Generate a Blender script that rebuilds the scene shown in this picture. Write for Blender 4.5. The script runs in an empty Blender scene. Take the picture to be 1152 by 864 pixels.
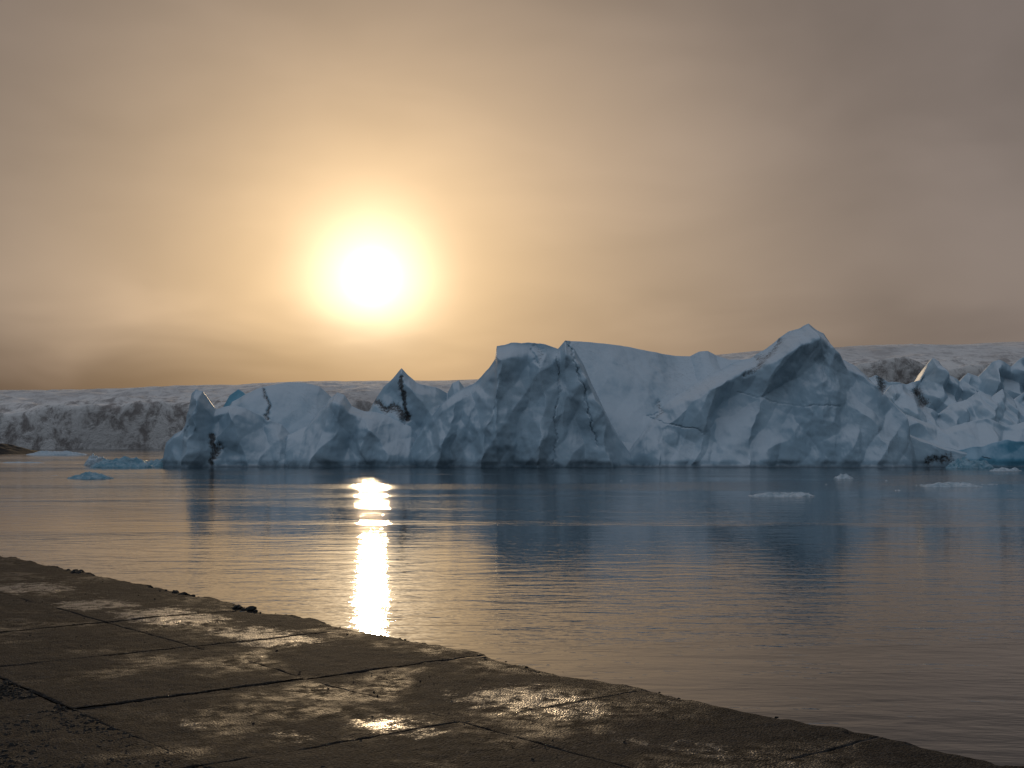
import bpy, math, random
import numpy as np
from mathutils import Vector

random.seed(4); rng=np.random.RandomState(7)
scene=bpy.context.scene
scene.view_settings.view_transform='Standard'
try: scene.view_settings.look='None'
except Exception: pass
scene.view_settings.exposure=0

CAM_H=4.0      # eye above the lagoon
QUAY_Z=2.4     # quay deck above the lagoon
F=1440.0       # focal length in survey units
def sx(px,Y): return (px-576.0)/F*Y
def sz(py,Y): return CAM_H+(497.0-py)/F*Y

# ------------------------------------------------------------ noise
_perm=np.random.RandomState(11).permutation(256); _perm=np.concatenate([_perm,_perm,_perm])
_g=np.random.RandomState(12).normal(size=(256,3)); _g/=np.linalg.norm(_g,axis=1)[:,None]
def pn(x,y,z=0.0):
    x,y,z=np.broadcast_arrays(np.asarray(x,float),np.asarray(y,float),np.asarray(z,float))
    xi=np.floor(x).astype(int); yi=np.floor(y).astype(int); zi=np.floor(z).astype(int)
    xf=x-xi; yf=y-yi; zf=z-zi
    u=xf**3*(xf*(xf*6-15)+10); v=yf**3*(yf*(yf*6-15)+10); w=zf**3*(zf*(zf*6-15)+10)
    def gr(a,b,c):
        h=_perm[_perm[_perm[(xi+a)&255]+((yi+b)&255)]+((zi+c)&255)]
        g=_g[h]
        return g[...,0]*(xf-a)+g[...,1]*(yf-b)+g[...,2]*(zf-c)
    def L(a,b,t): return a+(b-a)*t
    return L(L(L(gr(0,0,0),gr(1,0,0),u),L(gr(0,1,0),gr(1,1,0),u),v),
             L(L(gr(0,0,1),gr(1,0,1),u),L(gr(0,1,1),gr(1,1,1),u),v),w)*1.6
def fbm(x,y,z=0.0,o=4,r=0.5):
    s=0;a=1;f=1
    for i in range(o):
        s=s+a*pn(x*f+i*7.3,y*f+i*3.1,z*f+i*5.7); a*=r; f*=2.03
    return s
def ridged(x,y,z=0.0,o=4):
    s=0;a=1;f=1
    for i in range(o):
        s=s+a*(1-2*np.abs(pn(x*f+i*9.1,y*f+i*4.7,z*f+i*2.9))); a*=0.5; f*=2.1
    return s
def tri(t): return 2*np.abs(2*(t-np.floor(t+0.5)))-1
def sstep(a,b,x):
    t=np.clip((x-a)/(b-a),0,1); return t*t*(3-2*t)

# ------------------------------------------------------------ node helper
class NT:
    def __init__(s,t): s.t=t; s.n=t.nodes; s.l=t.links
    def put(s,sock,v):
        if v is None: return
        if isinstance(v,bpy.types.NodeSocket): s.l.new(v,sock)
        else: sock.default_value=v
    def m(s,op,a,b=None,c=None,clamp=False):
        n=s.n.new('ShaderNodeMath'); n.operation=op; n.use_clamp=clamp
        for i,v in enumerate((a,b,c)): s.put(n.inputs[i],v)
        return n.outputs[0]
    def v(s,op,a,b=None,scale=None):
        n=s.n.new('ShaderNodeVectorMath'); n.operation=op
        s.put(n.inputs[0],a); 
        if b is not None: s.put(n.inputs[1],b)
        if scale is not None: s.put(n.inputs['Scale'],scale)
        return n.outputs['Value'] if op in('DOT_PRODUCT','LENGTH','DISTANCE') else n.outputs[0]
    def ss(s,x,a,b,c=0.0,d=1.0):
        n=s.n.new('ShaderNodeMapRange'); n.interpolation_type='SMOOTHSTEP'
        for i,v in enumerate((x,a,b,c,d)): s.put(n.inputs[i],v)
        return n.outputs[0]
    def mix(s,f,a,b,bt='MIX'):
        n=s.n.new('ShaderNodeMix'); n.data_type='RGBA'; n.blend_type=bt
        s.put(n.inputs[0],f); s.put(n.inputs[6],a); s.put(n.inputs[7],b)
        return n.outputs[2]
    def noise(s,vec,scale,detail=4,rough=0.5,dist=0.0):
        n=s.n.new('ShaderNodeTexNoise'); s.put(n.inputs['Vector'],vec)
        n.inputs['Scale'].default_value=scale; n.inputs['Detail'].default_value=detail
        n.inputs['Roughness'].default_value=rough; n.inputs['Distortion'].default_value=dist
        return n.outputs[0]
    def sep(s,v):
        n=s.n.new('ShaderNodeSeparateXYZ'); s.put(n.inputs[0],v); return n.outputs
    def comb(s,x,y,z):
        n=s.n.new('ShaderNodeCombineXYZ'); s.put(n.inputs[0],x); s.put(n.inputs[1],y); s.put(n.inputs[2],z); return n.outputs[0]
    def bump(s,h,strength=1.0,dist=1.0):
        n=s.n.new('ShaderNodeBump'); s.put(n.inputs['Height'],h); n.inputs['Strength'].default_value=strength
        n.inputs['Distance'].default_value=dist; return n.outputs[0]
    def attr(s,name):
        n=s.n.new('ShaderNodeAttribute'); n.attribute_name=name; return n.outputs['Fac']
def newmat(name):
    m=bpy.data.materials.new(name); m.use_nodes=True
    t=NT(m.node_tree); p=t.n['Principled BSDF']
    tc=t.n.new('ShaderNodeTexCoord')
    return m,t,p,tc.outputs['Object']
def C(r,g,b): return (r,g,b,1)

# ------------------------------------------------------------ mesh helper
def mesh_obj(name,verts,faces,mat,parent=None,attrs=None,smooth=True):
    me=bpy.data.meshes.new(name)
    verts=np.asarray(verts,float)
    if isinstance(faces,np.ndarray):
        n=len(faces); k=faces.shape[1]
        me.vertices.add(len(verts)); me.vertices.foreach_set('co',verts.ravel())
        me.loops.add(n*k); me.loops.foreach_set('vertex_index',faces.ravel().astype(np.int32))
        me.polygons.add(n); me.polygons.foreach_set('loop_start',np.arange(0,n*k,k,dtype=np.int32))
        me.update(calc_edges=True); me.validate()
    else:
        me.from_pydata([tuple(v) for v in verts],[],faces)
    if attrs:
        for k,a in attrs.items():
            at=me.attributes.new(k,'FLOAT','POINT'); at.data.foreach_set('value',np.asarray(a,np.float32).ravel())
    me.polygons.foreach_set('use_smooth',[smooth]*len(me.polygons))
    me.materials.append(mat)
    o=bpy.data.objects.new(name,me); scene.collection.objects.link(o)
    if parent: o.parent=parent
    return o
def gridfaces(nr,nc,off=0):
    i=np.arange(nr-1)[:,None]; j=np.arange(nc-1)[None,:]
    a=i*nc+j
    return np.stack([a,a+1,a+nc+1,a+nc],-1).reshape(-1,4)+off
def empty(name):
    e=bpy.data.objects.new(name,None); scene.collection.objects.link(e); return e

# ============================================================ SKY
SUN=Vector((-158/F,1.0,185/F)).normalized()
world=bpy.data.worlds.new("World"); scene.world=world; world.use_nodes=True
t=NT(world.node_tree); t.n.clear()
out=t.n.new('ShaderNodeOutputWorld'); bg=t.n.new('ShaderNodeBackground'); t.l.new(bg.outputs[0],out.inputs[0])
tc=t.n.new('ShaderNodeTexCoord')
D=t.v('NORMALIZE',tc.outputs['Generated'])
dx,dy,dz=t.sep(D)
ang=t.m('MULTIPLY',t.m('ARCCOSINE',t.m('MINIMUM',t.v('DOT_PRODUCT',D,tuple(SUN)),0.9999999)),57.2958)
el=t.m('MULTIPLY',t.m('ARCSINE',dz),57.2958)
az=t.m('MULTIPLY',t.m('ARCTAN2',dx,dy),57.2958)
def gauss(x,s): 
    q=t.m('DIVIDE',x,s); return t.m('EXPONENT',t.m('MULTIPLY',t.m('MULTIPLY',q,q),-0.5))
front=C(.205,.167,.150)
# away from the sun: cold, bright overhead, dim towards the land behind, a little brighter on the left
back=t.v('SCALE',(.160,.202,.255),scale=t.m('MULTIPLY',t.ss(el,0,55,.42,1.70),t.ss(dx,-.9,.9,1.35,.65)))
col=t.mix(t.ss(ang,24,75),front,back)
n1=t.noise(t.v('MULTIPLY',D,(2.2,2.2,4.2)),1.4,4,0.45,0.3)
n2=t.noise(t.v('MULTIPLY',D,(4,4,11)),1.4,3,0.5,0.4)
glow=t.v('SCALE',(.35,.225,.103),scale=gauss(ang,9.6))
glow2=t.v('SCALE',(.42,.28,.125),scale=gauss(ang,4.3))
cl=t.ss(n1,0.25,0.75,0.83,1.16)
cl2=t.ss(n2,0.3,0.7,0.96,1.04)
tot=t.v('ADD',t.v('ADD',col,glow),glow2)
tot=t.v('SCALE',tot,scale=t.m('MULTIPLY',t.m('MULTIPLY',cl,cl2),t.m('SUBTRACT',1.0,t.m('MULTIPLY',t.ss(el,10,20,0,.14),t.ss(ang,20,60,1,0)))))
core=t.v('SCALE',(8,6.6,4.6),scale=gauss(ang,0.45))
core2=t.v('SCALE',(1.25,1.04,.74),scale=gauss(ang,1.75))
tot=t.v('ADD',tot,core2)
# low fog bank, heavier towards the left
eln=t.m('ADD',el,t.m('MULTIPLY',t.m('SUBTRACT',n2,0.5),6.0))
low=t.ss(eln,1.6,7.6,1.0,0.0)
side=t.ss(az,-20,5,0.78,0.26)
att=t.m('SUBTRACT',1.0,t.m('MULTIPLY',low,side))
tot=t.v('MULTIPLY',tot,t.comb(att,t.m('POWER',att,.97),t.m('POWER',att,.84)))
tot=t.v('ADD',tot,core)
sky=t.n.new('ShaderNodeTexSky'); sky.sky_type='NISHITA'; sky.sun_disc=False
sky.sun_elevation=math.asin(SUN.z); sky.sun_rotation=math.atan2(SUN.x,SUN.y)%(2*math.pi)
sky.dust_density=3.0
tot=t.v('ADD',tot,t.v('SCALE',sky.outputs[0],scale=0.003))
t.l.new(tot,bg.inputs[0]); bg.inputs[1].default_value=1.0

sl=bpy.data.lights.new('sun','SUN'); sl.energy=1.0; sl.angle=math.radians(1.2); sl.color=(1,.72,.42)
so=bpy.data.objects.new('sun',sl); scene.collection.objects.link(so)
so.rotation_euler=SUN.to_track_quat('Z','Y').to_euler(); so.location=(-30,100,60)

cam=bpy.data.cameras.new('camera'); co=bpy.data.objects.new('camera',cam); scene.collection.objects.link(co)
cam.sensor_width=36; cam.lens=45; cam.shift_y=65/1152; cam.clip_end=40000; cam.clip_start=0.1
co.location=(0,0,CAM_H); co.rotation_euler=(math.radians(90),0,0); scene.camera=co

# ============================================================ MATERIALS
# water
mw,t,p,O=newmat('water')
x,y,z=t.sep(O)
w1=t.noise(t.comb(t.m('MULTIPLY',x,.45),t.m('MULTIPLY',y,1.0),0.0),1.1,2,0.5,0.3)
w2=t.noise(t.comb(t.m('MULTIPLY',x,.5),t.m('ADD',t.m('MULTIPLY',y,1.2),t.m('MULTIPLY',x,.15)),3.0),4.5,2,0.55,0.2)
w3=t.noise(t.comb(t.m('MULTIPLY',x,.5),y,7.0),.30,2,0.5)
pat=t.noise(t.comb(t.m('MULTIPLY',x,.30),y,2.0),.040,3,0.55,0.6)
far=t.ss(y,80,125)
pm=t.m('ADD',t.ss(pat,.42,.60,.34,1.0),t.m('MULTIPLY',far,t.ss(pat,.40,.55,.25,.9)))
h=t.m('ADD',t.m('ADD',t.m('MULTIPLY',w1,.034),t.m('MULTIPLY',w2,.0100)),t.m('MULTIPLY',w3,.018))
h=t.m('MULTIPLY',h,pm)
t.l.new(t.bump(h,1.0,1.0),p.inputs['Normal'])
p.inputs['Base Color'].default_value=C(.008,.015,.021); p.inputs['IOR'].default_value=1.333
t.l.new(t.m('ADD',.03,t.m('MULTIPLY',t.ss(y,40,150),t.ss(pat,.42,.6,.02,.08))),p.inputs['Roughness'])

def ice_material(name,ca,cb,snow,dirtc=C(.060,.042,.032)):
    m,t,p,O=newmat(name)
    geo=t.n.new('ShaderNodeNewGeometry')
    x,y,z=t.sep(O)
    a=t.noise(O,.08,4,.5,.5); b=t.noise(t.comb(x,y,t.m('MULTIPLY',z,.35)),.7,4,.55,.6)
    f=t.m('ADD',t.m('MULTIPLY',a,.75),t.m('MULTIPLY',b,.25))
    c=t.mix(t.ss(f,.36,.64),ca,cb)
    nz=t.sep(geo.outputs['Normal'])[2]
    c=t.mix(t.m('MULTIPLY',t.ss(t.m('ADD',nz,t.m('MULTIPLY',t.m('SUBTRACT',b,.5),.25)),.50,.85),.85),c,snow)
    st=t.noise(t.comb(t.m('MULTIPLY',x,.25),t.m('MULTIPLY',y,.25),t.m('ADD',z,t.m('MULTIPLY',x,.35))),1.0,4,.6,.9)
    band=t.m('MULTIPLY',t.ss(t.m('ABSOLUTE',t.m('SUBTRACT',st,.5)),.0,.014,1,0),t.ss(a,.48,.62,0,.3))
    c=t.mix(band,c,C(.14,.14,.15))
    sp=t.noise(O,2.6,4,.7,.5)
    d=t.attr('dirt')
    dd=t.m('ADD',t.ss(t.m('ADD',d,t.m('MULTIPLY',t.m('SUBTRACT',sp,.5),1.7)),.42,.95,0,.9),t.m('MULTIPLY',t.ss(sp,.66,.76),t.ss(a,.5,.65,0,.25)),clamp=True)
    c=t.mix(dd,c,dirtc)
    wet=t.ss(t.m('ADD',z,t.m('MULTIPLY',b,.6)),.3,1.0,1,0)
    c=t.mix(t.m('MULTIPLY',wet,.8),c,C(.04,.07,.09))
    t.l.new(c,p.inputs['Base Color'])
    fine=t.noise(O,4.0,4,.6,.3)
    mid=t.noise(t.comb(x,y,t.m('MULTIPLY',z,.4)),.55,4,.5,.5)
    hh=t.m('ADD',t.m('MULTIPLY',fine,.028),t.m('MULTIPLY',mid,.12))
    t.l.new(t.bump(hh,1.0,1.0),p.inputs['Normal'])
    p.inputs['Roughness'].default_value=.5; p.inputs['IOR'].default_value=1.31
    return m
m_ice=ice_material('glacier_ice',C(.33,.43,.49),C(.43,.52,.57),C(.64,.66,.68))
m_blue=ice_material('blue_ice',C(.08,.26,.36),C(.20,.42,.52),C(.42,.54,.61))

mg,t,p,O=newmat('far_glacier')
x,y,z=t.sep(O)
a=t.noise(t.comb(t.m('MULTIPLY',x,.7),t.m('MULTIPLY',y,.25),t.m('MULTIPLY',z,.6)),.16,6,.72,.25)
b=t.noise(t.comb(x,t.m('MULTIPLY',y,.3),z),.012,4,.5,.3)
c=t.mix(t.ss(a,.38,.56),C(.34,.27,.235),C(.86,.74,.66))  # glacier tones warmed to paint in the glowing haze over the ice
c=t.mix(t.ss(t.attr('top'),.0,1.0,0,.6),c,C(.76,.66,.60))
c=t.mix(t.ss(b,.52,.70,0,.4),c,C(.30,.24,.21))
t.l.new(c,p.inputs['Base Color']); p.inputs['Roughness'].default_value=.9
t.l.new(t.bump(t.m('MULTIPLY',a,2.6),1,1),p.inputs['Normal'])

# concrete
mc,t,p,O=newmat('wet_concrete')
n_big=t.noise(O,.9,4,.6,.4); n_mid=t.noise(O,9,4,.65,.3); n_f=t.noise(O,60,3,.7)
vor=t.n.new('ShaderNodeTexVoronoi'); t.l.new(O,vor.inputs['Vector']); vor.inputs['Scale'].default_value=75
sepc=t.sep(vor.outputs['Color'])
c=t.mix(t.ss(n_big,.35,.65),C(.009,.0075,.0068),C(.028,.0225,.0195))
c=t.mix(t.ss(n_mid,.4,.7,0,.5),c,C(.042,.034,.029))
c=t.mix(t.m('MULTIPLY',t.ss(sepc[0],.72,.95),.5),c,C(.09,.076,.067))
pw=t.attr('patch')
pm_=t.ss(t.m('ADD',pw,t.m('ADD',t.m('MULTIPLY',t.m('SUBTRACT',n_mid,.5),2.8),t.m('MULTIPLY',t.m('SUBTRACT',n_f,.5),1.8))),.50,1.15)
c=t.mix(t.m('MULTIPLY',pm_,.8),c,C(.13,.106,.09))
t.l.new(c,p.inputs['Base Color'])
wetm=t.m('MULTIPLY',t.ss(n_big,.52,.36),t.ss(n_mid,.35,.6))
rg=t.m('SUBTRACT',.86,t.m('MULTIPLY',wetm,.28))
rg=t.m('SUBTRACT',rg,t.m('MULTIPLY',pm_,.34))
t.l.new(rg,p.inputs['Roughness'])
hh=t.m('ADD',t.m('MULTIPLY',n_f,.006),t.m('ADD',t.m('MULTIPLY',vor.outputs['Distance'],-.010),t.m('MULTIPLY',n_mid,.014)))
t.l.new(t.bump(hh,1,1),p.inputs['Normal'])
t.l.new(t.m('ADD',t.m('ADD',.045,t.m('MULTIPLY',wetm,.10)),t.m('MULTIPLY',pm_,.30)),p.inputs['Specular IOR Level'])

mgr,t,p,O=newmat('dark_gravel')
n=t.noise(O,14,5,.7); 
t.l.new(t.mix(t.ss(n,.35,.7),C(.012,.010,.009),C(.045,.038,.033)),p.inputs['Base Color']); p.inputs['Roughness'].default_value=.85
p.inputs['Specular IOR Level'].default_value=.15
t.l.new(t.bump(t.m('MULTIPLY',n,.03),1,1),p.inputs['Normal'])
mst,t,p,O=newmat('basalt_stone')
n=t.noise(O,30,4,.6); 
t.l.new(t.mix(t.ss(n,.35,.7),C(.010,.008,.007),C(.032,.027,.023)),p.inputs['Base Color']); p.inputs['Roughness'].default_value=.75
p.inputs['Specular IOR Level'].default_value=.25

# ============================================================ WATER
S=15000
mesh_obj('water',[(-S,-S,0),(S,-S,0),(S,S,0),(-S,S,0)],[(0,1,2,3)],mw)

# ============================================================ ICEBERGS
CR=[ # cracks / dirt seams surveyed on the ice: (points, half width, depth m, dirt)
 ([(626,402),(630,440),(624,462),(626,490),(622,522)],.7,.40,.25),
 ([(637,386),(646,402),(658,440),(664,470),(672,500)],.8,.5,.32),
 ([(640,390),(650,380),(652,372)],1.2,.5,.4),
 ([(598,392),(606,412)],1.0,.4,.30),
 ([(602,390),(610,398),(606,408)],2.2,.4,.5),
 ([(878,384),(866,400),(848,418),(838,424)],2.2,.5,.68),
 ([(848,400),(860,404),(868,396)],3,.3,.65),
 ([(740,462),(728,468),(748,476),(790,486)],.7,.25,.30),
 ([(740,452),(745,462),(736,470)],2.2,.4,.6),
 ([(830,440),(870,452),(905,458),(945,456)],.7,.16,.05),
 ([(296,440),(302,452),(301,470)],1.8,.5,.8),
 ([(450,424),(454,450),(459,472)],2.0,.7,.95),
 ([(424,453),(436,460),(446,458),(456,470)],3.6,.5,.9),
 ([(238,492),(241,505),(238,520)],2.6,.5,.95),
 ([(247,500),(242,514)],3,.4,.8),
 ([(212,470),(208,492)],1.4,.4,.4),
 ([(990,424),(993,436)],4,.5,.9),([(1032,440),(1040,452)],4,.5,.9),
 ([(1045,518),(1070,514)],4,.4,.8),([(985,430),(1020,460)],1.4,.3,.35),
]
RIBS=[ # sharp buttress crests: (piece, points, half width px, outward m)
 ('main_peak',[(906,360),(914,400),(938,440),(975,485),(1000,530)],52,5.5),
 ('main_peak',[(906,360),(872,398),(828,422),(782,446),(745,480),(735,530)],34,4.5),
 ('main_peak',[(884,384),(856,430),(842,480),(836,530)],38,3.6),
 ('main_peak',[(944,400),(985,440),(1025,488),(1070,520)],26,3.0),
 ('main_peak',[(800,430),(790,470),(775,530)],24,2.4),
 ('tower',[(557,380),(563,430),(552,470),(540,530)],34,5.0),
 ('tower',[(637,380),(655,420),(676,470),(688,530)],24,4.0),
 ('tower',[(600,385),(612,440),(604,530)],20,2.0),
 ('tower',[(515,440),(506,480),(490,530)],24,2.6),
 ('left_block',[(226,436),(224,480),(206,530)],22,3.4),
 ('left_block',[(262,452),(272,490),(284,530)],26,2.8),
 ('left_block',[(310,468),(318,500),(318,530)],16,1.6),
 ('middle_block',[(380,440),(370,480),(350,530)],30,3.8),
 ('middle_block',[(398,454),(424,490),(444,530)],24,3.0),
 ('rear_peak',[(452,412),(470,445),(500,480)],22,3.2),
 ('rear_spires',[(1050,400),(1060,440),(1090,480)],18,4),
 ('rear_spires',[(1118,408),(1108,440),(1120,480)],18,4),
 ('middle_ridge',[(1010,430),(1030,465),(1060,510)],24,3.4),
 ('middle_ridge',[(1100,440),(1120,470),(1140,510)],22,3.4),
 ('front_ridge',[(1020,466),(1050,495),(1090,520)],24,3),
]
def seg_dist(px,py,pts):
    m=np.full_like(px,1e9)
    for (ax,ay),(bx,by) in zip(pts[:-1],pts[1:]):
        L2=(bx-ax)**2+(by-ay)**2
        u=np.clip(((px-ax)*(bx-ax)+(py-ay)*(by-ay))/L2,0,1)
        m=np.minimum(m,np.hypot(px-ax-u*(bx-ax),py-ay-u*(by-ay)))
    return m
def ice(name,ridge,foot,back,parent,seed=0,prof=1.2,fl=1.0,mat=None,skew=.25,rough=1.0,fr=1.0):
    """ridge: (px,py,Y) survey points along the crest, foot: (px,Y) along the waterline, back: depth of the rear."""
    mat=mat or m_ice
    r=np.array([(sx(a,Y),Y,sz(b,Y)) for a,b,Y in ridge]); fo=np.array([(sx(a,Y),Y,-.8) for a,Y in foot])
    span=(max(q[0] for q in ridge)-min(q[0] for q in ridge))
    nc=int(max(60,min(640,span*1.45))); 
    def res(P,n):
        d=np.concatenate([[0],np.cumsum(np.abs(np.diff(P[:,0]))+.4*np.linalg.norm(np.diff(P[:,1:],axis=0),axis=1)*0.5)]); d/=d[-1]
        s=np.linspace(0,1,n); return np.stack([np.interp(s,d,P[:,k]) for k in range(3)],1)
    R=res(r,nc); Fo=res(fo,nc)
    s=np.linspace(0,1,nc)
    X=R[:,0]
    R[:,2]+=fbm(X*.35+seed,seed*1.7,o=4)*.20*rough + np.abs(fbm(X*.11+seed*2,3.3,o=2))*.30*rough
    R[:,1]+=fbm(X*.12+seed,9.1,o=3)*1.5
    R[:,2]=np.maximum(R[:,2],.2)
    hpx=(r[:,2].max()/r[:,1].mean())*F
    nf=int(max(30,min(200,hpx*1.2))); nb=30
    tf=np.linspace(0,1,nf)[:,None]
    g=tf**prof
    wob=1+.25*fbm(X[None,:]*.06+seed,tf*1.5,seed,o=2)
    yy=Fo[None,:,1]+(R[None,:,1]-Fo[None,:,1])*g**np.clip(wob,.6,1.5)
    xx=Fo[None,:,0]+(R[None,:,0]-Fo[None,:,0])*tf
    zz=-.8+(R[None,:,2]+.8)*tf
    # planar facets
    wx=xx+ 4.0*fbm(xx*.07,zz*.06,seed,o=3)
    q=(wx*.060+zz*skew*.06)*fr+seed*.37
    D=fl*( 1.0*tri(q)+.60*tri((wx*.125-zz*.09)*fr+seed*.71) +.42*tri(zz*.085+wx*.05+seed) )
    m2=sstep(-.2,.4,pn(xx*.06,zz*.07,seed+31))
    D+=fl*m2*.32*tri((wx*.30+zz*.12)*fr+seed*1.3+.3*pn(xx*.2,zz*.2,seed))
    m3=sstep(-.15,.5,pn(xx*.09,zz*.09,seed+51))
    D+=rough*((.18+.24*m3)*fbm(xx*.28,zz*.13,seed+4,o=5,r=.5)+.14*m3*ridged(xx*.5,zz*.2,seed+8,o=3))
    px=576+xx/yy*F; py=497-(zz-CAM_H)/yy*F
    wp=px+5*fbm(py*.03,px*.02,seed,o=3); wq=py+4*fbm(px*.03,py*.02,seed+3,o=2)
    for nm,pts,w,amp in RIBS:
        if nm==name:
            m=seg_dist(wp,wq,pts); D=D+amp*np.clip(1-m/w,0,1)
    H=np.maximum(R[None,:,2],1.0)
    env=sstep(0,.14,1-tf)*.92+.08
    env=env*np.clip(H/9,.25,1)
    endw=np.minimum(s,1-s)[None,:]; env=env*(.35+.65*sstep(0,.07,endw))
    yy=yy-D*env
    xx=xx+.35*fbm(xx*.25+3,zz*.25,seed+2,o=3)*env
    # undercut notch at the waterline
    yy=yy+ .9*np.exp(-((zz-.3)/.55)**2)*(.6+.6*pn(xx*.2,0,seed))
    # cracks
    px=576+xx/yy*F; py=497-(zz-CAM_H)/yy*F
    dirt=np.zeros_like(px)
    wp=px+3.0*pn(py*.08,px*.03,5)+1.6*pn(py*.3,px*.1,2.); wq=py+3.0*pn(px*.09,py*.04,9)+1.2*pn(px*.35,py*.1,3)
    for pts,w,dep,di in CR:
        w=w*(1+.6*pn(px*.08,py*.08,7))
        m=seg_dist(wp,wq,pts)
        fa=np.exp(-(m/w)**2*.8)
        yy=yy+dep*fa; dirt=np.maximum(dirt,di*np.exp(-(m/(w*1.5))**2*.6))
    # rear slope
    tb=np.linspace(0,1,nb+1)[1:,None]
    yb=R[None,:,1]+back*tb; zb=R[None,:,2]*(1-tb**1.3)-.8*tb
    xb=X[None,:]+0*tb
    zb=zb+fbm(xb*.15,yb*.15,seed,o=4)*.7*np.minimum(tb*4,1)
    V=np.stack([np.concatenate([xx,xb]),np.concatenate([yy,yb]),np.concatenate([zz,zb])],-1).reshape(-1,3)
    dirt=np.concatenate([dirt,np.zeros_like(xb)])
    return mesh_obj(name,V,gridfaces(nf+nb,nc),mat,parent,{'dirt':dirt})

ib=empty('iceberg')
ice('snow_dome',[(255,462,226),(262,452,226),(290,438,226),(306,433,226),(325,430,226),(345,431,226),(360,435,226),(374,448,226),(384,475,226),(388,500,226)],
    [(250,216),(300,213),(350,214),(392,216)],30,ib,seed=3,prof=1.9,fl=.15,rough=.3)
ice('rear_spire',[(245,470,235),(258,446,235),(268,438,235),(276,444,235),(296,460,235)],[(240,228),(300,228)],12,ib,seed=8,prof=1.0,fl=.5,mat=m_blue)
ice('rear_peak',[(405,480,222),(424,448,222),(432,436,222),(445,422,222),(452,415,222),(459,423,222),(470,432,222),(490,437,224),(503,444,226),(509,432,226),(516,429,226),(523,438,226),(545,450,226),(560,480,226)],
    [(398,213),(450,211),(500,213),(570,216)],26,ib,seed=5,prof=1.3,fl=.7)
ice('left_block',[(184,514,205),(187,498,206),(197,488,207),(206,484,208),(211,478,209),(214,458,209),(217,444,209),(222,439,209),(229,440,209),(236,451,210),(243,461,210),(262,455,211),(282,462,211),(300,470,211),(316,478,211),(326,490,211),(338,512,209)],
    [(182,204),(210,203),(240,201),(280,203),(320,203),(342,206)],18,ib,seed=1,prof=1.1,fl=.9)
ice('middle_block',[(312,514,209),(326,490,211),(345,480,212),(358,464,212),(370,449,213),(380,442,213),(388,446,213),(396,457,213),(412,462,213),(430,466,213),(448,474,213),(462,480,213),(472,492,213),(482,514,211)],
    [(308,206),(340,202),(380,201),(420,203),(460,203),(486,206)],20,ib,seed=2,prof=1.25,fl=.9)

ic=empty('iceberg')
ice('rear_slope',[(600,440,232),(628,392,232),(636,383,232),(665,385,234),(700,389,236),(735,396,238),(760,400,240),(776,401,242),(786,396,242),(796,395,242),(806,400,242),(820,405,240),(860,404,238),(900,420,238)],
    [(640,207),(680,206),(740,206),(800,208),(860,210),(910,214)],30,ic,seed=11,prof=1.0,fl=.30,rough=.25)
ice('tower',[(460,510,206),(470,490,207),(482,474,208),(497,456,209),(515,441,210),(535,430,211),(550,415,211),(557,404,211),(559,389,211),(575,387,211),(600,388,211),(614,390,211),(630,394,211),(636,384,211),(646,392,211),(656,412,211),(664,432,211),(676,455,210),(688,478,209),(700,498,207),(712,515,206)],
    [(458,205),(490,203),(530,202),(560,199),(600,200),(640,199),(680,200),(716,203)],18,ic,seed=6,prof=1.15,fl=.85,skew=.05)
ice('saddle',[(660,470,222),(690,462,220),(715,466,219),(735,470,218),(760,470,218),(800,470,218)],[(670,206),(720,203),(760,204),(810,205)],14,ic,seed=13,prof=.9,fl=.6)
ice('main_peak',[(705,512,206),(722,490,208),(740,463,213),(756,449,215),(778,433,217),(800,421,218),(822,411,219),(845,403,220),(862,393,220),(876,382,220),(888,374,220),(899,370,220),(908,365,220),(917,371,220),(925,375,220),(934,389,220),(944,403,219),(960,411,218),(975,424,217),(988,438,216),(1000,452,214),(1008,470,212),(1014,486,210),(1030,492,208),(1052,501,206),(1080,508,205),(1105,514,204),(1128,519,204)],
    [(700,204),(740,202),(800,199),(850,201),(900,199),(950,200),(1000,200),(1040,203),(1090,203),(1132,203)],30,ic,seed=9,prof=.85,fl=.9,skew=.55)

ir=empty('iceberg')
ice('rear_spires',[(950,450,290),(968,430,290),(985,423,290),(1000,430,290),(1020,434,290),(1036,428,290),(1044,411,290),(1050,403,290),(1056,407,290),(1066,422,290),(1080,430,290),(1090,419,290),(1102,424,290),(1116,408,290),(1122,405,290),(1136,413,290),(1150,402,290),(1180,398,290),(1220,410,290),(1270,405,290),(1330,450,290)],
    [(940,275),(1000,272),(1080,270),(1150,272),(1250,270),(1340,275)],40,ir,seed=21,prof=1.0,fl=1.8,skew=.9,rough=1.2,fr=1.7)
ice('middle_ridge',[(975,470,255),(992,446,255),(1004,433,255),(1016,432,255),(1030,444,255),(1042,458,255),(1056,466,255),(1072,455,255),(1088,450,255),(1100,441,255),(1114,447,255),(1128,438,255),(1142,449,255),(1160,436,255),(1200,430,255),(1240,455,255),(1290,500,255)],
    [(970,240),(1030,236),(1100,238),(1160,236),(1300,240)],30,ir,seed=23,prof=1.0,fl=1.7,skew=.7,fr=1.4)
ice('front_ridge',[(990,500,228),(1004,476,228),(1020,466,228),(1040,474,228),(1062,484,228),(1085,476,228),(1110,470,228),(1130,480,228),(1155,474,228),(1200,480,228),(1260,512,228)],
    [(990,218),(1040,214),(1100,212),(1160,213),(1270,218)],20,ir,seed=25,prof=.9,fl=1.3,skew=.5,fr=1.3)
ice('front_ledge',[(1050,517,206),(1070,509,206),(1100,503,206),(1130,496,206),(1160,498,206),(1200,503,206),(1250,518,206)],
    [(1048,204),(1100,201),(1160,202),(1255,204)],12,ir,seed=27,prof=1.0,fl=.8,mat=m_blue)

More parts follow.
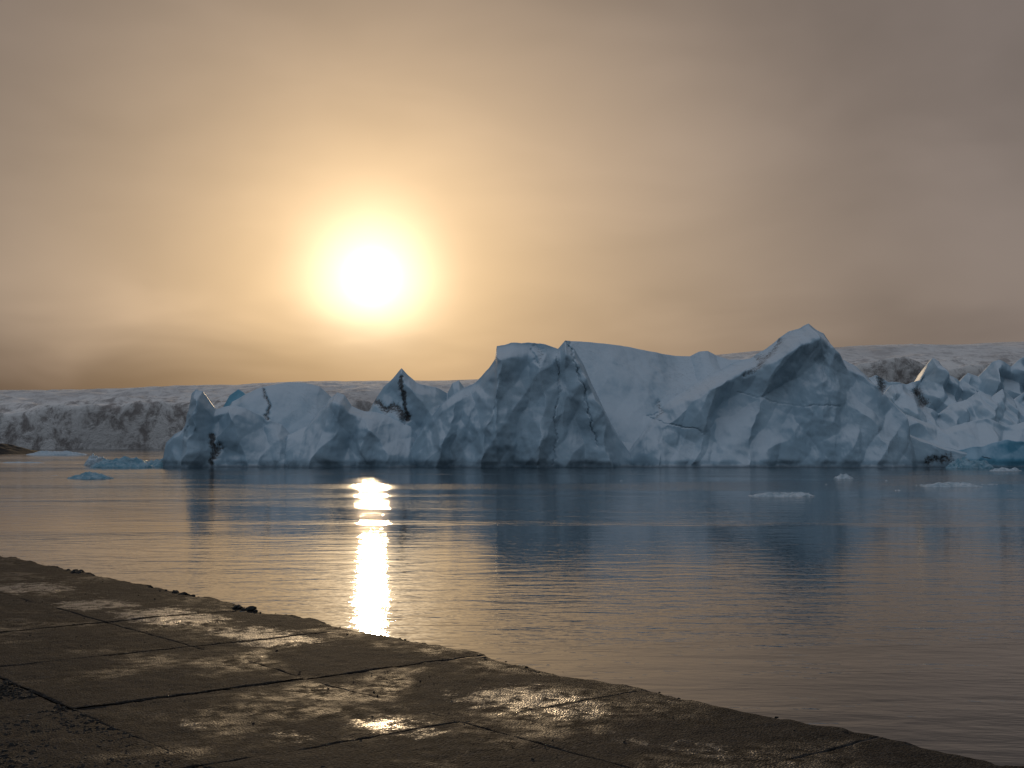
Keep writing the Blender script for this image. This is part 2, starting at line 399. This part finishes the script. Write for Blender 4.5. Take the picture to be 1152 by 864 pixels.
# floating ice
def floe(px,py,wpx,hm,dm,seed,mat,name='ice_floe'):
    Y=CAM_H*F/(py-497); W=wpx/F*Y
    nc,nr=70,36
    u=np.linspace(0,2*np.pi,nc)[None,:]; v=np.linspace(0,1,nr)[:,None]
    rad=1+.28*fbm(np.cos(u)*1.3+seed,np.sin(u)*1.3,seed,o=4)
    prof=np.minimum(1,(1-v)**.45)
    X=np.cos(u)*rad*prof*W/2; Yy=np.sin(u)*rad*prof*dm/2
    Z=-.15+(v**.6)*hm*(.75+.55*fbm(X*1.2/max(W,1)*3+seed,Yy*.8,seed,o=4))
    V=np.stack([X+sx(px,Y),Yy+Y+dm/2,Z+0*u],-1).reshape(-1,3)
    mesh_obj(name,V,gridfaces(nr,nc),mat,None,{'dirt':np.zeros(nr*nc)})
m_floe_b,t,p,O=newmat('floating_blue_ice')
n=t.noise(O,1.5,5,.6,.6); t.l.new(t.mix(t.ss(n,.35,.65),C(.12,.29,.36),C(.35,.47,.52)),p.inputs['Base Color']); p.inputs['Roughness'].default_value=.35
t.l.new(t.bump(t.m('MULTIPLY',n,.3),1,1),p.inputs['Normal'])
m_floe_w,t,p,O=newmat('floating_white_ice')
n=t.noise(O,2.5,5,.6,.6); t.l.new(t.mix(t.ss(n,.35,.65),C(.38,.45,.48),C(.68,.69,.70)),p.inputs['Base Color']); p.inputs['Roughness'].default_value=.4
t.l.new(t.bump(t.m('MULTIPLY',n,.2),1,1),p.inputs['Normal'])
floe(128,526,72,1.5,7,1,m_floe_b); floe(172,525,40,1.3,5,2,m_floe_b); floe(104,524,30,1.9,4,9,m_floe_w)
floe(98,539,56,.75,3,3,m_floe_b)
floe(882,559,80,.50,2.4,4,m_floe_w); floe(952,539,24,.7,2,5,m_floe_w); floe(1078,548,70,.55,3,6,m_floe_w)
floe(1098,527,50,1.6,5,7,m_floe_b); floe(20,521,60,.35,5,8,m_floe_w); floe(850,558,22,.25,1.2,12,m_floe_w)
floe(60,512,70,1.4,10,14,m_floe_w); floe(1134,530,34,.6,3,15,m_floe_w)
for i,(a,b,w) in enumerate([(905,555,16),(1040,546,18),(1118,545,26),(1000,541,9),(930,545,7),(1012,552,8),(1140,552,14),(700,541,8),(60,535,12),(150,533,10)]):
    floe(a,b,w,.22,.9,20+i,m_floe_w)

# ============================================================ FAR GLACIER
nx,ny=900,150
X=np.linspace(-900,1100,nx)[None,:]; T=np.linspace(0,1,ny)[:,None]
Y0=700+40*fbm(X*.006,1.0,o=3)
Yg=Y0+900*T**1.6
azp=576+F*X/700
top=np.interp(azp,[-1500,0,200,560,960,1152,2600],[450,437,428,428,399,390,380])
frontH=np.interp(azp,[-1500,0,200,560,960,1152,2600],[16,22,24,20,42,44,40])
Htop=CAM_H+(497-top)/F*1150
Z=frontH*sstep(0,.05,T)+(Htop-frontH)*sstep(.03,.7,T)-1
rel=np.clip(1-T*1.6,.12,1)*sstep(0,.03,T)
Z=Z+rel*(ridged(X*.03,Yg*.018,1,o=5)*3.4+fbm(X*.012,Yg*.01,4,o=4)*5)
Z=Z+fbm(X*.004,Yg*.003,2,o=3)*3*T
V=np.stack([X+0*T,Yg,Z],-1).reshape(-1,3)
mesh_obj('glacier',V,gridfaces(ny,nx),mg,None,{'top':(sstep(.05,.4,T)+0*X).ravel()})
# dark moraine spit on the left
nx,ny=160,50
u=np.linspace(-1,1,nx)[None,:]; v=np.linspace(-1,1,ny)[:,None]
X=sx(-70,430)+u*33; Yv=430+v*22
Z=np.maximum(0,(1-u**2))**.7*np.maximum(0,1-v**2)*(4.6+1.0*fbm(u*4,v*3,2,o=4))-.3
mesh_obj('moraine_bank',np.stack([X+0*v,Yv+0*u,Z],-1).reshape(-1,3),gridfaces(ny,nx),mgr)

# ============================================================ QUAY
P0=np.array([-7.36,18.43]); e=np.array([9.92,-12.05]); e/=np.linalg.norm(e); nrm=-np.array([-e[1],e[0]])
if nrm@np.array([0,-1])<0: nrm=-nrm
def uv2w(u,v): return P0[0]+u*e[0]+v*nrm[0], P0[1]+u*e[1]+v*nrm[1]
def px2uv(px,py):
    Y=(CAM_H-QUAY_Z)*F/(py-497); X=(px-576)/F*Y; d=np.array([X,Y])-P0
    return d@e,d@nrm
patches=[]
for a,b,ru,rv,w in [(35,661,.55,.40,1),(105,680,.5,.35,.95),(190,694,.62,.40,1.1),(300,716,.60,.30,1.1),(150,690,.3,.2,.9),
                  (590,786,.42,.36,.95),(640,800,.3,.2,.7),(450,818,.32,.18,.9),(330,828,.2,.08,.7),(210,815,.15,.06,.7),
                  (800,845,.30,.16,.6),(720,835,.3,.1,.5),(545,775,.12,.06,.8),(860,850,.2,.1,.5)]:
    u_,v_=px2uv(a,b); patches.append((u_,v_,ru,rv,w))
U0=9.59; DU=1.74; DV=1.60
allV=[];allF=[];allP=[];off=0
for iu in range(-16,12):
    for iv in range(0,5):
        u0=U0+iu*DU; v0=iv*DV
        near=(-4<u0<17)
        N=60 if near else 10
        gp=.0015
        base=np.concatenate([[0,.003,.007],np.linspace(.015,1-.015,N),[1-.007,1-.003,1]])
        uu=(u0+gp+base*(DU-2*gp))[None,:]; vv=(v0+gp*(iv>0)+base*(DV-gp-gp*(iv>0)))[:,None]
        du=np.minimum(base,1-base)[None,:]*DU; dv=np.minimum(base,1-base)[:,None]*DV
        UU=uu+0*vv; VV=vv+0*uu
        ed=np.minimum(du,dv)
        fill=np.clip(.50+1.1*fbm(UU*1.6,VV*1.6,17,o=3),.1,.9)
        h=-.010*fill*np.exp(-(ed/.008)**2) 
        tilt=random.uniform(-.003,.003)
        h=h+random.uniform(-.003,.003)+tilt*(UU-u0)+fbm(UU*1.1,VV*1.1,1,o=3)*.008+fbm(UU*7,VV*7,3,o=3)*.0045
        if iv==0:
            w0=np.exp(-(VV/.10)**2)
            rag=.045*fbm(UU*1.3,0*VV,2.,o=5,r=.6)+.05
            VV=VV+np.clip(rag,0,.2)*np.exp(-(VV/.12)**2)
            h=h-.03*w0*np.clip(.5+fbm(UU*2.2,VV*5,6,o=4),0,2)
            h=h-.035*np.exp(-(VV/.35)**2)*np.clip(fbm(UU*.7,0*VV,9,o=3),0,1)
        px_,py_=uv2w(UU,VV)
        pt=np.zeros_like(UU)
        for a,b,ru,rv,w in patches:
            pt=np.maximum(pt,w*np.exp(-(((UU-a)/ru)**4+((VV-b)/rv)**4)*.7))
        # the grit stops at the slab joints
        pt=pt*sstep(.0,.05,ed)
        Vv=np.stack([px_,py_,QUAY_Z+h],-1).reshape(-1,3)
        allV.append(Vv); allP.append(pt.ravel()); n=len(base)
        allF.append(gridfaces(n,n,off)); off+=n*n
quay=empty('concrete_quay')
mesh_obj('deck_slabs',np.concatenate(allV),np.concatenate(allF),mc,quay,{'patch':np.concatenate(allP)})
# quay body: wall face + bed under the slabs
ua=np.linspace(U0-16*DU,U0+12*DU,900); rag=np.clip(.045*fbm(ua*1.3,0*ua,2.,o=5,r=.6)+.05,0,.2)+.005
rows=[]
for vz,zz in [(8.0,QUAY_Z-.055),(.4,QUAY_Z-.085),(.06,QUAY_Z-.09),(.0,QUAY_Z-.10),(-.01,QUAY_Z-.3),(-.02,1.2),(-.03,-1.5)]:
    vq=vz+rag+(.02*fbm(ua*1.5,zz*2,1,o=3) if zz<2.25 else 0)
    x_,y_=uv2w(ua,vq); rows.append(np.stack([x_,y_,0*ua+zz],-1))
mesh_obj('quay_wall',np.concatenate(rows),gridfaces(7,900),mc,quay,{'patch':np.zeros(7*900)})
# land behind the quay
gu=np.linspace(-140,140,200)[None,:]; gv=(8.0+np.linspace(0,1,80)**2*220)[:,None]
x_,y_=uv2w(gu+0*gv,gv+0*gu); z_=QUAY_Z-.034+fbm(x_*.3,y_*.3,2,o=4)*.04*np.minimum((gv-8)/4,1)+.0*x_
mesh_obj('gravel_ground',np.stack([x_,y_,z_],-1).reshape(-1,3),gridfaces(80,200),mgr)

# stones
def stone_mesh(r,seed,flat=.5):
    nu,nv=9,6
    vs=[(0,0,-1)]; 
    for i in range(1,nv):
        a=-math.pi/2+math.pi*i/nv
        for j in range(nu): vs.append((math.cos(a)*math.cos(2*math.pi*j/nu),math.cos(a)*math.sin(2*math.pi*j/nu),math.sin(a)))
    vs.append((0,0,1)); vs=np.array(vs)
    k=1+.45*fbm(vs[:,0]*.9+seed*3.1,vs[:,1]*.9+seed,vs[:,2]*.9,o=3)
    vs=vs*k[:,None]*r*np.array([1,.8,flat])
    fs=[]
    for j in range(nu):
        j2=(j+1)%nu; fs.append((0,1+j2,1+j,1+j))
        for i in range(nv-2):
            a=1+i*nu; fs.append((a+j,a+j2,a+nu+j2,a+nu+j))
        a=1+(nv-2)*nu; l=len(vs)-1; fs.append((a+j,a+j2,l,l))
    return vs,fs
protos=[stone_mesh(1,i) for i in range(14)]
def scatter(name,pts,mat):
    V=[];Fc=[];o=0
    for (x,y,z,r) in pts:
        vs,fs=random.choice(protos); a=random.uniform(0,6.28); c,s=math.cos(a),math.sin(a)
        w=vs*r; w=np.stack([w[:,0]*c-w[:,1]*s+x,w[:,0]*s+w[:,1]*c+y,w[:,2]+z],1)
        V.append(w)
        for f in fs:
            g=tuple(dict.fromkeys(f)); Fc.append(tuple(i+o for i in g))
        o+=len(vs)
    mesh_obj(name,np.concatenate(V),Fc,mat,None,None,False)
pts=[]
for i in range(7000):   # gravel bed on the bottom-left slab
    u=random.uniform(9.3,14); v=3.2+abs(random.gauss(0,1.1))
    if pn(u*1.5,v*1.5,1)<-.25 or (u<10.2 and random.random()<.5): continue
    r=random.uniform(.005,.014); x,y=uv2w(u,v); pts.append((x,y,QUAY_Z+r*.1,r))
for i in range(3600):
    u=random.uniform(-2,15); v=random.uniform(.05,5)
    if random.random()>.12+1.0*max(0,float(pn(u*.8,v*.8,6))): continue
    r=random.choice([.003,.004,.004,.005,.006,.009]); x,y=uv2w(u,v); pts.append((x,y,QUAY_Z+r*.1,r))
for i in range(140):
    u=random.uniform(-4,15); v=abs(random.gauss(.05,.08))+.06
    r=random.uniform(.005,.013); x,y=uv2w(u,v); pts.append((x,y,QUAY_Z-.015,r))
scatter('gravel',pts,mst)
for (a,b,rr) in [(85,642,.055),(207,668,.05),(284,685,.07)]:
    u,v=px2uv(a,b); cl_=[]
    for k in range(7):
        r=rr*random.uniform(.3,1); x,y=uv2w(u+random.gauss(0,.13),max(v,.11)+random.uniform(-.03,.06)); cl_.append((x,y,QUAY_Z-.01,r))
    scatter('stone',cl_,mst)
